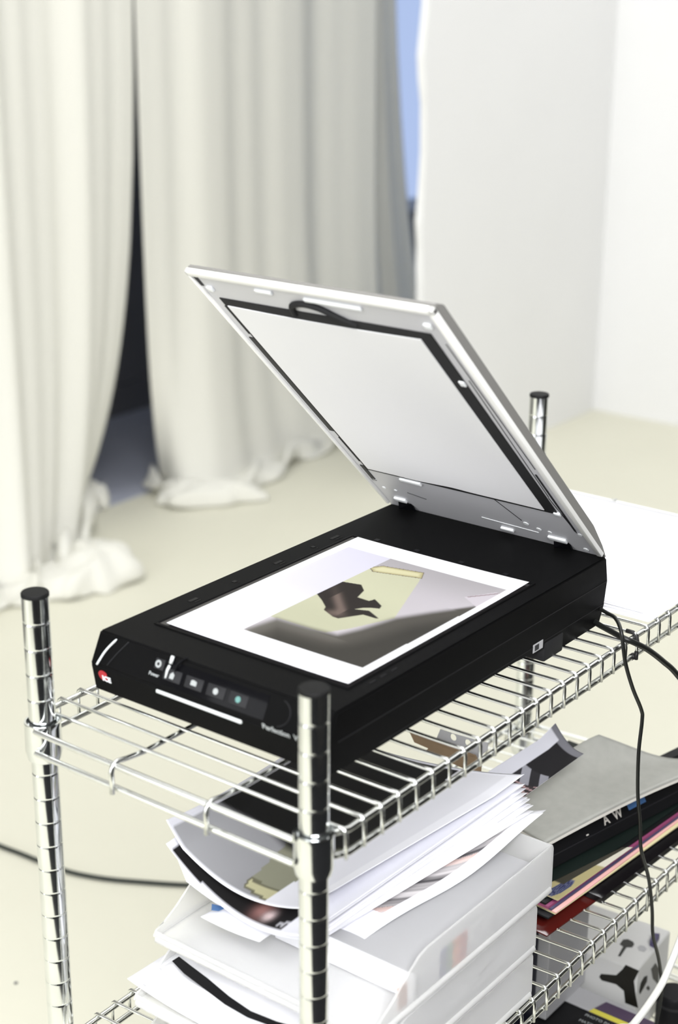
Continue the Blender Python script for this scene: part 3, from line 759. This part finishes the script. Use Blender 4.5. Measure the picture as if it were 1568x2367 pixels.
sheet('paper_sheet', at(800, 2090, 679), at(960, 1950, 694), at(930, 2040, 676), at(1044, 1984, 688), 2, 2,
      'grey-white sheet corner bending out over the streaked print', None, None, cat='paper', nu=14, nv=12, curl=lambda u, v: 5 * u * u * v)
sheet('paper_sheet', at(464, 2119, 666), at(560, 2066, 668), at(600, 2177, 662), at(700, 2110, 666), 2, 2,
      'small folded white sheet poking out at the front of the print pile', None, None, cat='paper', nu=10, nv=10)
bl_ = empty('blue_note', at(505, 2097, 666)); tag(bl_, 'small blue paper corner showing at the front left of the print pile', 'note')
bm = bmesh.new(); q = [at(490, 2090, 670.5), at(524, 2098, 670.5), at(506, 2106, 670.5), at(489, 2104, 670.5)]; prism(bm, [tuple(p) for p in q], (0, 0, .4)); mk('note_slip', bm, m_blue, bl_)

# sheets with the black strip, in the middle tray
def paint_strip(u, v):
    c = srgb(244, 245, 252)
    return c
for i in range(6):
    k = i / 5
    o = sheet('paper_sheet', at(372 - 78 * (1 - k), 2262 - 24 * k, 586 + 22 * k), at(470 + 90 * k * .6, 2150 + 8 * k, 588 + 21 * k), at(640 + 10 * k, 2440, 586 + 20 * k), at(860, 2290 + 4 * k, 588 + 18 * k), 9 + 3 * k, 3,
              'top white sheet bearing the black curved strip, at the front of the middle tray' if i == 5 else '%s white sheet from the bottom at the front of the middle tray' % ORD[i], None,
              'white sheets spilling from the middle tray', cat='paper', nu=18, nv=22, wob=.8, seed=i)
st = empty('photo_strip', at(520, 2300, 612)); tag(st, 'narrow black photo strip curving across the white sheets at the bottom left', 'print')
pts = [(398, 2222), (414, 2212)]; up = [(414, 2212), (440, 2232), (480, 2262), (530, 2304), (580, 2338), (640, 2362), (720, 2384)]; lo = [(398, 2222), (425, 2250), (470, 2284), (520, 2322), (572, 2352), (632, 2374), (715, 2392)]
bm = bmesh.new(); zt = lambda i: 614 - 3.5 * math.sin(math.pi * (i + .6) / 9)
va = [bm.verts.new(at(*p, zt(i))) for i, p in enumerate(up)]; vb = [bm.verts.new(at(*p, zt(i))) for i, p in enumerate(lo)]
vc = [bm.verts.new(at(*p, zt(i)) + Vector((0, 0, .5))) for i, p in enumerate(up)]; vd = [bm.verts.new(at(*p, zt(i)) + Vector((0, 0, .5))) for i, p in enumerate(lo)]
for i in range(len(up) - 1):
    for A, B in ((va, vb), (vc, vd), (va, vc), (vb, vd)): bm.faces.new((A[i], A[i + 1], B[i + 1], B[i]))
for i in (0, -1): bm.faces.new((va[i], vb[i], vd[i], vc[i]))
mk('strip', bm, m_blk, st)

# grey punched card and brown cardboard under the top shelf
gc = empty('punched_card', (468, 165, 690)); tag(gc, 'grey card tab with two round holes seen through the wires under the top shelf', 'card')
bm = bmesh.new(); X = 470
out = [at(1018, 1686, X=X), at(1050, 1697, X=X), at(1128, 1718, X=X), at(1126, 1735, X=X), at(1106, 1752, X=X), at(1101, 1770, X=X), at(1004, 1720, X=X)]
hol = [at(1048, 1704.5, X=X), at(1082, 1717.5, X=X)]
# card with true holes: ring faces around each hole bridged to strips
import itertools
from mathutils.geometry import delaunay_2d_cdt
def punched(outline, holes, r, depth, axis):
    """outline & holes in the x=const plane -> solid with holes"""
    P = [Vector((p.y, p.z)) for p in outline]; V = list(P); F = [list(range(len(P)))]; E = []
    Hs = []
    for h in holes:
        s = len(V); V += [Vector((h.y + r * math.cos(2 * math.pi * k / 16), h.z + r * math.sin(2 * math.pi * k / 16))) for k in range(16)]
        E += [(s + k, s + (k + 1) % 16) for k in range(16)]; Hs.append((h.y, h.z))
    E += [(k, (k + 1) % len(P)) for k in range(len(P))]
    vs, es, fs, *_ = delaunay_2d_cdt(V, E, [], 1, 1e-5)
    bm = bmesh.new(); vv = [bm.verts.new((X, v.x, v.y)) for v in vs]
    for f in fs:
        c = sum((vs[i] for i in f), Vector((0, 0))) / len(f)
        if all(math.hypot(c.x - a, c.y - b) > r * .95 for a, b in Hs): bm.faces.new([vv[i] for i in f])
    r_ = bmesh.ops.extrude_face_region(bm, geom=bm.faces[:]); bmesh.ops.translate(bm, vec=(depth, 0, 0), verts=[g for g in r_['geom'] if isinstance(g, bmesh.types.BMVert)])
    return bm
mk('card_tab', punched(out, hol, 4.3, 1.2, 'x'), m_greycard, gc)
cb = empty('cardboard_strip', (466, 180, 690)); tag(cb, 'brown cardboard strip standing in front of the grey punched card', 'cardboard')
bm = bmesh.new(); X = 464
q = [at(946, 1690, X=X), at(1066, 1738, X=X), at(1098, 1746, X=X), at(1112, 1772, X=X), at(1110, 1792, X=X), at(1062, 1772, X=X), at(984, 1737, X=X), at(990, 1730, X=X), at(958, 1716, X=X)]
prism(bm, [tuple(p) for p in q], (2.0, 0, 0)); mk('strip_face', bm, m_card, cb)
bm = bmesh.new(); q = [at(946, 1690, X=X), at(1066, 1738, X=X), at(1100, 1748, X=X), at(1098, 1744, X=X), at(1066, 1733, X=X), at(948, 1686, X=X)]; prism(bm, [tuple(p + Vector((-1.5, 0, 0))) for p in q], (1.4, 0, 0)); mk('strip_fold', bm, m_card, cb)

# ------------------------------------------------------------------ folders and cards at the back of the middle shelf
def plank(name, FR, R2, depthv, z, th, m, label, cat, group=None, bev=.4, lift=0):
    """flat board: near-right corner FR (px), a second px along its right edge, reaching depthv mm to the left"""
    a = at(*FR, z + th); b = at(*R2, z + th); d = (b - a); d.z = 0; Ln = d.length; e = d.normalized(); nv = Vector((-e.y, e.x, 0))
    Lx = max(Ln, 330)
    o = empty(name, a + e * Lx / 2 + nv * depthv / 2 - Vector((0, 0, th))); tag(o, label, cat, group)
    def fn(u, v):
        p = a + e * (Lx * u) + nv * depthv * (1 - v); return (p.x, p.y, p.z + lift * u * u)
    g = grid('board', fn, 14, 4, th, m, o, flip=True)
    return o
plank('red_folder', (1265, 2163), (1568, 1945), 225, 514, 1.6, m_redg, 'glossy dark red folder at the bottom of the folder pile, directly on the wires', 'folder')
plank('black_folder', (1392, 2076), (1568, 1943), 215, 516.5, 7, m_blkg, 'glossy black folder resting on the red folder', 'folder')
plank('black_board', (1268, 2122), (1568, 1912), 220, 527, 2.0, m_blk, 'thin black board under the pink card', 'board')
plank('cream_card', (1284, 2112), (1568, 1909), 220, 531.2, 1.4, m_cream, 'thin cream card between the black board and the pink card', 'card')
plank('pink_card', (1286, 2109), (1568, 1898), 222, 533.5, 1.6, m_pink, 'pale pink card with its long edge showing in the folder pile', 'card')
plank('purple_card', (1276, 2101), (1568, 1889), 222, 536.5, 2.2, m_purp, 'dark purple card between the pink and magenta cards', 'card')
plank('magenta_card', (1268, 2096), (1568, 1882), 222, 540.2, 3.0, m_mag, 'magenta card above the purple card in the folder pile', 'card')
plank('black_sheet', (1262, 2088), (1568, 1874), 222, 545.0, 2.0, m_blk, 'black sheet lying over the magenta card', 'sheet')
plank('green_sheet', (1262, 2076), (1500, 1912), 200, 548.0, 1.2, m_green, 'dark green sheet showing at the near corner of the folder pile', 'sheet')
lf = empty('printed_leaflet', at(1330, 2030, 552)); tag(lf, 'cream leaflet with a blue round print sticking out of the folder pile', 'leaflet')
def paint_leaf(u, v):
    c = srgb(168, 158, 116)
    d = math.hypot((u - .16) * 1.5, v - .55)
    if d < .24: c = srgb(48, 50, 82) if int(d * 34) % 2 == 0 else srgb(92, 96, 120)
    if u > .62: c = srgb(208, 204, 188)
    if v < .45 and u > .2: c = srgb(60, 58, 50)  # left rear part painted dark as shadow
    return c
sheet('leaflet_page', at(1236, 2058, 553), at(1440, 1958, 556), at(1290, 2082, 550.5), at(1464, 1958, 552), 0, 0, None, paint_leaf, nu=40, nv=30, parent=lf)
# black sleeve: thick soft slab with white letters and a blue tag
bs = empty('black_sleeve', at(1420, 1900, 560)); tag(bs, 'thick black sleeve with white lettering and a blue tag, under the grey folder', 'sleeve')
sa, sb_ = at(1262, 2015, 557), at(1600, 1838, 557); e_ = (sb_ - sa).normalized(); n_ = Vector((-e_.y, e_.x, 0))
bm = bmesh.new(); Ls = 312
pr2 = [(0, 0), (4, 8), (16, 26), (30, 42), (48, 42), (56, 0)]
prism(bm, [tuple(sa + n_ * a + Vector((0, 0, b - 3))) for a, b in pr2], e_ * Ls)
bmesh.ops.bevel(bm, geom=bm.edges[:], offset=2.5, segments=2, affect='EDGES'); mk('sleeve_body', bm, m_blk, bs, True, 30)
# slanted face carries the lettering
ff = (n_ * 12 + Vector((0, 0, 18))).normalized()
org = sa + n_ * 4 + Vector((0, 0, 5)); nn = e_.cross(ff)
text('sleeve_lettering', 'A  W', 15, frame(org + e_ * 112 + ff * 14 + nn * .8, e_, ff), m_feltedge, bs, .2, .3)
text('sleeve_lettering', '-', 16, frame(org + e_ * 78 + ff * 10 + nn * .8, e_, ff), m_feltedge, bs, .2)
bm = bmesh.new(); box(bm, 158, 190, 12, 21, .2, 1.6, .6); bm.transform(frame(org, e_, ff)); mk('blue_tag', bm, m_blue, bs)
bm = bmesh.new(); box(bm, 248, 286, 18, 19.5, .2, 1.0, .2); bm.transform(frame(org, e_, ff)); mk('pale_line', bm, m_feltedge, bs)
bm = bmesh.new(); box(bm, 5, 305, 5, 6.2, .1, .9); box(bm, 5, 305, 28, 29, .1, .9); bm.transform(frame(org, e_, ff)); mk('sleeve_seam', bm, m_btn, bs)
# grey folder, two bent boards
gf = empty('grey_folder', at(1380, 1840, 620)); tag(gf, 'large grey board folder with bent corners lying on the black sleeve', 'folder')
for i, (dz, m_) in enumerate(((0, m_feltedge), (4.0, m_felt))):
    def cur(u, v, dz=dz):
        return dz + 14 * smooth01((u - .5) / .5) * (1 - v) ** 1.6 + 7 * math.sin(math.pi * u) * v - 9 * math.exp(-((u - 1) / .25) ** 2 - ((v - .5) / .3) ** 2)
    sheet('folder_board', at(1090, 1838, 606), at(1384, 1728, 634), at(1262, 1954, 602), at(1700, 1752, 612), 4, 6, None, None, thick=2.6, m=m_, nu=30, nv=20, curl=cur, parent=gf)
# curled photo behind the grey folder
def paint_back(u, v):
    if v < .28 and u < .95: return srgb(206, 206, 214)
    if u > .90: return srgb(120, 120, 126)
    c = srgb(40, 39, 41)
    if u < .28: c = srgb(176, 150, 150) if math.sin(u * 95 + v * 14) > .35 else srgb(60, 52, 54)
    elif u < .5: c = srgb(150, 150, 158) if math.sin(v * 13 + u * 20) > .1 else srgb(48, 47, 50)
    return c
sheet('curled_photo', at(1100, 1802, 672), at(1284, 1686, 694), at(1200, 1850, 660), at(1350, 1742, 668), 7, 5,
      'curled black photo with pinkish details behind the grey folder', paint_back, None, cat='photo', nu=60, nv=40, curl=lambda u, v: 8 * max(0, u - .8) * 5 * (1 - v) ** 2)

# ------------------------------------------------------------------ things on the lowest shelf
Z3 = 212.3
wb = empty('white_carton', (860, 110, Z3)); tag(wb, 'white carton with black shapes and a keyhole-shaped opening on the lowest shelf', 'carton')
ZB = 322
a = at(1390, 2212, ZB); b = at(1475, 2243, ZB); c = at(1516, 2160, ZB)
ey = (a - b); ey.z = 0; ey.normalize(); ex = Vector((ey.y, -ey.x, 0)); wid = 250
B0 = b
bm = bmesh.new()
P = lambda u, v, z: tuple(B0 + ex * u + ey * v + Vector((0, 0, z - ZB)))
LX = 105
prism(bm, [P(0, 0, Z3), P(LX, 0, Z3), P(LX, wid, Z3), P(0, wid, Z3)], (0, 0, ZB - Z3)); bmesh.ops.bevel(bm, geom=bm.edges[:], offset=1.2, segments=2, affect='EDGES')
mk('carton_body', bm, m_whitebox, wb, True, 30)
def onface(name, pts, m, h, face):
    bm = bmesh.new()
    if face == 'top': q = [at(*p, ZB + .2) for p in pts]; vec = (0, 0, h)
    elif face == 'front':
        q = []
        for p in pts:
            d = CF + CR * ((p[0] - 784) / FPX) + CD * ((p[1] - 1183.5) / FPX); t = (B0 - ex * .25 - CP).dot(ex) / d.dot(ex); q.append(CP + d * t)
        vec = tuple(-ex * h)
    else:
        q = []
        for p in pts:
            d = CF + CR * ((p[0] - 784) / FPX) + CD * ((p[1] - 1183.5) / FPX); t = (B0 - ey * .25 - CP).dot(ey) / d.dot(ey); q.append(CP + d * t)
        vec = tuple(-ey * h)
    prism(bm, [tuple(p) for p in q], vec); return mk(name, bm, m, wb)
onface('keyhole_opening', [(1433, 2183), (1441, 2172), (1452, 2171), (1464, 2177), (1467, 2183), (1462, 2190), (1449, 2190), (1435, 2211), (1429, 2210), (1441, 2188)], m_bprint, .3, 'top')
onface('oval_mark', [(1474, 2190), (1480, 2185), (1490, 2187), (1496, 2194), (1490, 2200), (1478, 2197)], m_greycard, .3, 'top')
onface('black_shape', [(1386, 2258), (1390, 2251), (1425, 2254), (1440, 2240), (1447, 2230), (1478, 2244), (1466, 2268), (1470, 2300), (1476, 2330), (1446, 2318), (1443, 2290), (1425, 2275), (1392, 2266)], m_bprint, .3, 'front')
onface('black_shape', [(1478, 2292), (1482, 2272), (1490, 2258), (1497, 2255), (1496, 2268), (1488, 2284), (1480, 2298)], m_bprint, .3, 'right')
onface('black_shape', [(1494, 2284), (1499, 2278), (1503, 2284), (1500, 2290)], m_bprint, .3, 'right')
onface('black_shape', [(1506, 2240), (1516, 2226), (1524, 2240), (1522, 2275), (1510, 2262)], m_bprint, .3, 'right')
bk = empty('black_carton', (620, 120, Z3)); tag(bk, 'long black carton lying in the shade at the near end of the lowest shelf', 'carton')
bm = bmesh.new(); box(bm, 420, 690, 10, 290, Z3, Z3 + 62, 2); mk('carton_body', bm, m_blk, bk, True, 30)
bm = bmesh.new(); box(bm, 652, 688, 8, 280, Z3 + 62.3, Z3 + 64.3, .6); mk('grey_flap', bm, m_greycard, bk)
nb = empty('navy_binder', (560, 230, Z3 + 63)); tag(nb, 'dark navy binder standing behind the lowest tray under the middle shelf', 'binder')
bm = bmesh.new(); box(bm, 520, 600, 120, 300, Z3 + 64.6, Z3 + 225, 2); mk('binder_cover', bm, m_navy, nb, True, 30)
bm = bmesh.new(); box(bm, 600.2, 700, 105, 300, Z3 + 64.6, Z3 + 216, 1); box(bm, 519.2, 519.9, 200, 240, Z3 + 90, Z3 + 200); mk('grey_sheets', bm, m_greycard, nb)
vb = empty('violet_packet', at(1430, 2360, 290)); tag(vb, 'violet packet with a yellow stripe and white lettering at the bottom of the picture', 'packet')
p0, p1, p2 = at(1362, 2338, 286), at(1402, 2316, 286), at(1478, 2348, 286)
u1 = (p1 - p0); v1 = (p2 - p1)
bm = bmesh.new(); base = p1 - u1 * 3.4
q = [base, base + u1 * 3.4, base + u1 * 3.4 + v1 * 1.5, base + v1 * 1.5]; prism(bm, [tuple(x) for x in q], (0, 0, -8)); mk('packet_body', bm, m_violet, vb)
bm = bmesh.new(); q = [p0 - u1 * .0, p0 + u1 * .28, p0 + u1 * .28 + v1 * 1.45, p0 + v1 * 1.45]; prism(bm, [tuple(x + Vector((0, 0, .1))) for x in q], (0, 0, .5)); mk('yellow_stripe', bm, m_yellow, vb)
bm = bmesh.new(); q = [base + Vector((0, 0, .1)), p0 - u1 * .05 + Vector((0, 0, .1)), p0 - u1 * .05 + v1 * 1.45 + Vector((0, 0, .1)), base + v1 * 1.5 + Vector((0, 0, .1))]; prism(bm, [tuple(x) for x in q], (0, 0, .4)); mk('black_label', bm, m_blk, vb)
text('white_lettering', 'PHOTO PAPER', 7, frame(p0 - u1 * .30 + v1 * .04 + Vector((0, 0, .6)), v1, u1), m_ink, vb, .1)
text('white_lettering', 'MATT 100', 7, frame(p0 - u1 * .75 + v1 * .10 + Vector((0, 0, .6)), v1, u1), m_ink, vb, .1)
cy = empty('black_cylinder', at(1512, 2330, 250)); tag(cy, 'black round canister on the lowest shelf right of the white carton', 'canister')
cc = at(1508, 2395, Z3); 
bm = bmesh.new(); lathe(bm, [(20, Z3), (22, Z3 + 2), (22, Z3 + 56), (19, Z3 + 60)], cc.x + 26, cc.y - 14, 32); mk('canister_body', bm, m_blk, cy, True, 40)
bm = bmesh.new(); lathe(bm, [(22.6, Z3 + 44), (22.6, Z3 + 48)], cc.x + 26, cc.y - 14, 32); mk('canister_ring', bm, m_btn, cy, True, 40)
cx_ = empty('small_dark_box', at(1512, 2168, 322.6)); tag(cx_, 'small dark violet box end poking up behind the white carton', 'box')
bm = bmesh.new(); q = [at(1503, 2174, 330), at(1509, 2156, 330), at(1526, 2158, 330), at(1514, 2180, 330)]; prism(bm, [tuple(x) for x in q], (0, 0, -14)); mk('box_end', bm, m_purp, cx_)

# ------------------------------------------------------------------ cables
def cable(name, pts, r, m, label, n=8):
    bm = bmesh.new(); tube(bm, spline(pts, n), r, 10); o = mk(name, bm, m, None, True); tag(o, label, 'cable'); return o
Yc = -27
us = [(505, 60, 884), (520, 45, 886), tuple(at(1404, 1417, Y=12)), tuple(at(1424, 1430, Y=-5)), tuple(at(1437, 1462, Y=-22))] + [tuple(at(x, y, Y=Yc)) for x, y in ((1446, 1530), (1463, 1590), (1483, 1640), (1485, 1665), (1477, 1740), (1475, 1830), (1480, 1900), (1483, 1965), (1500, 2030), (1508, 2100), (1510, 2160), (1523, 2215), (1529, 2260), (1528, 2310), (1510, 2420))] + [(640, -35, 200), (660, -60, 8), (800, -160, 4), (1100, -300, 4)]
cable('usb_cable', us, 2.1, m_blackc, 'thin black cable hanging from the back of the scanner past the shelves')
pwc = [(480, 60, 872), (505, 30, 872), tuple(at(1390, 1447, Y=12)), tuple(at(1440, 1474, Y=-19)), tuple(at(1470, 1487, Y=-30)), tuple(at(1500, 1503, Y=-36)), tuple(at(1535, 1530, Y=-42)), tuple(at(1568, 1562, Y=-48)), tuple(at(1640, 1660, Y=-60)), tuple(at(1700, 1860, Y=-65)), (780, -90, 300), (820, -140, 6), (1200, -420, 4)]
cable('power_cable', pwc, 3.2, m_blackc, 'thick black power cable leading from the scanner off to the right')
wc = [tuple(at(x, y, Y=-75)) for x, y in ((1660, 1960), (1600, 2100), (1568, 2185), (1548, 2235), (1530, 2275), (1500, 2322), (1463, 2370), (1400, 2440))] + [(330, -90, 200), (200, -120, 8), (-100, -200, 6)]
cable('white_cable', wc, 4.3, m_whitec, 'thick white cable crossing the bottom right corner in front of the shelf')
fc = [tuple(at(x, y, 4.5)) for x, y in ((-160, 1890), (-60, 1928), (0, 1955), (48, 1973), (90, 1990), (150, 2012), (200, 2024), (260, 2033), (330, 2039), (400, 2044), (480, 2048), (620, 2060))]
cable('floor_cable', fc, 4.2, m_floorc, 'dark cable running across the floor behind the left post')
bm = bmesh.new(); q = at(37, 2273, 0); lathe(bm, [(3.0, .2), (3.2, 1.2), (2.0, 1.8)], q.x, q.y, 12); o = mk('floor_screw', bm, m_base, None, True, 40); tag(o, 'tiny dark screw head in the floor left of the left post', 'screw')
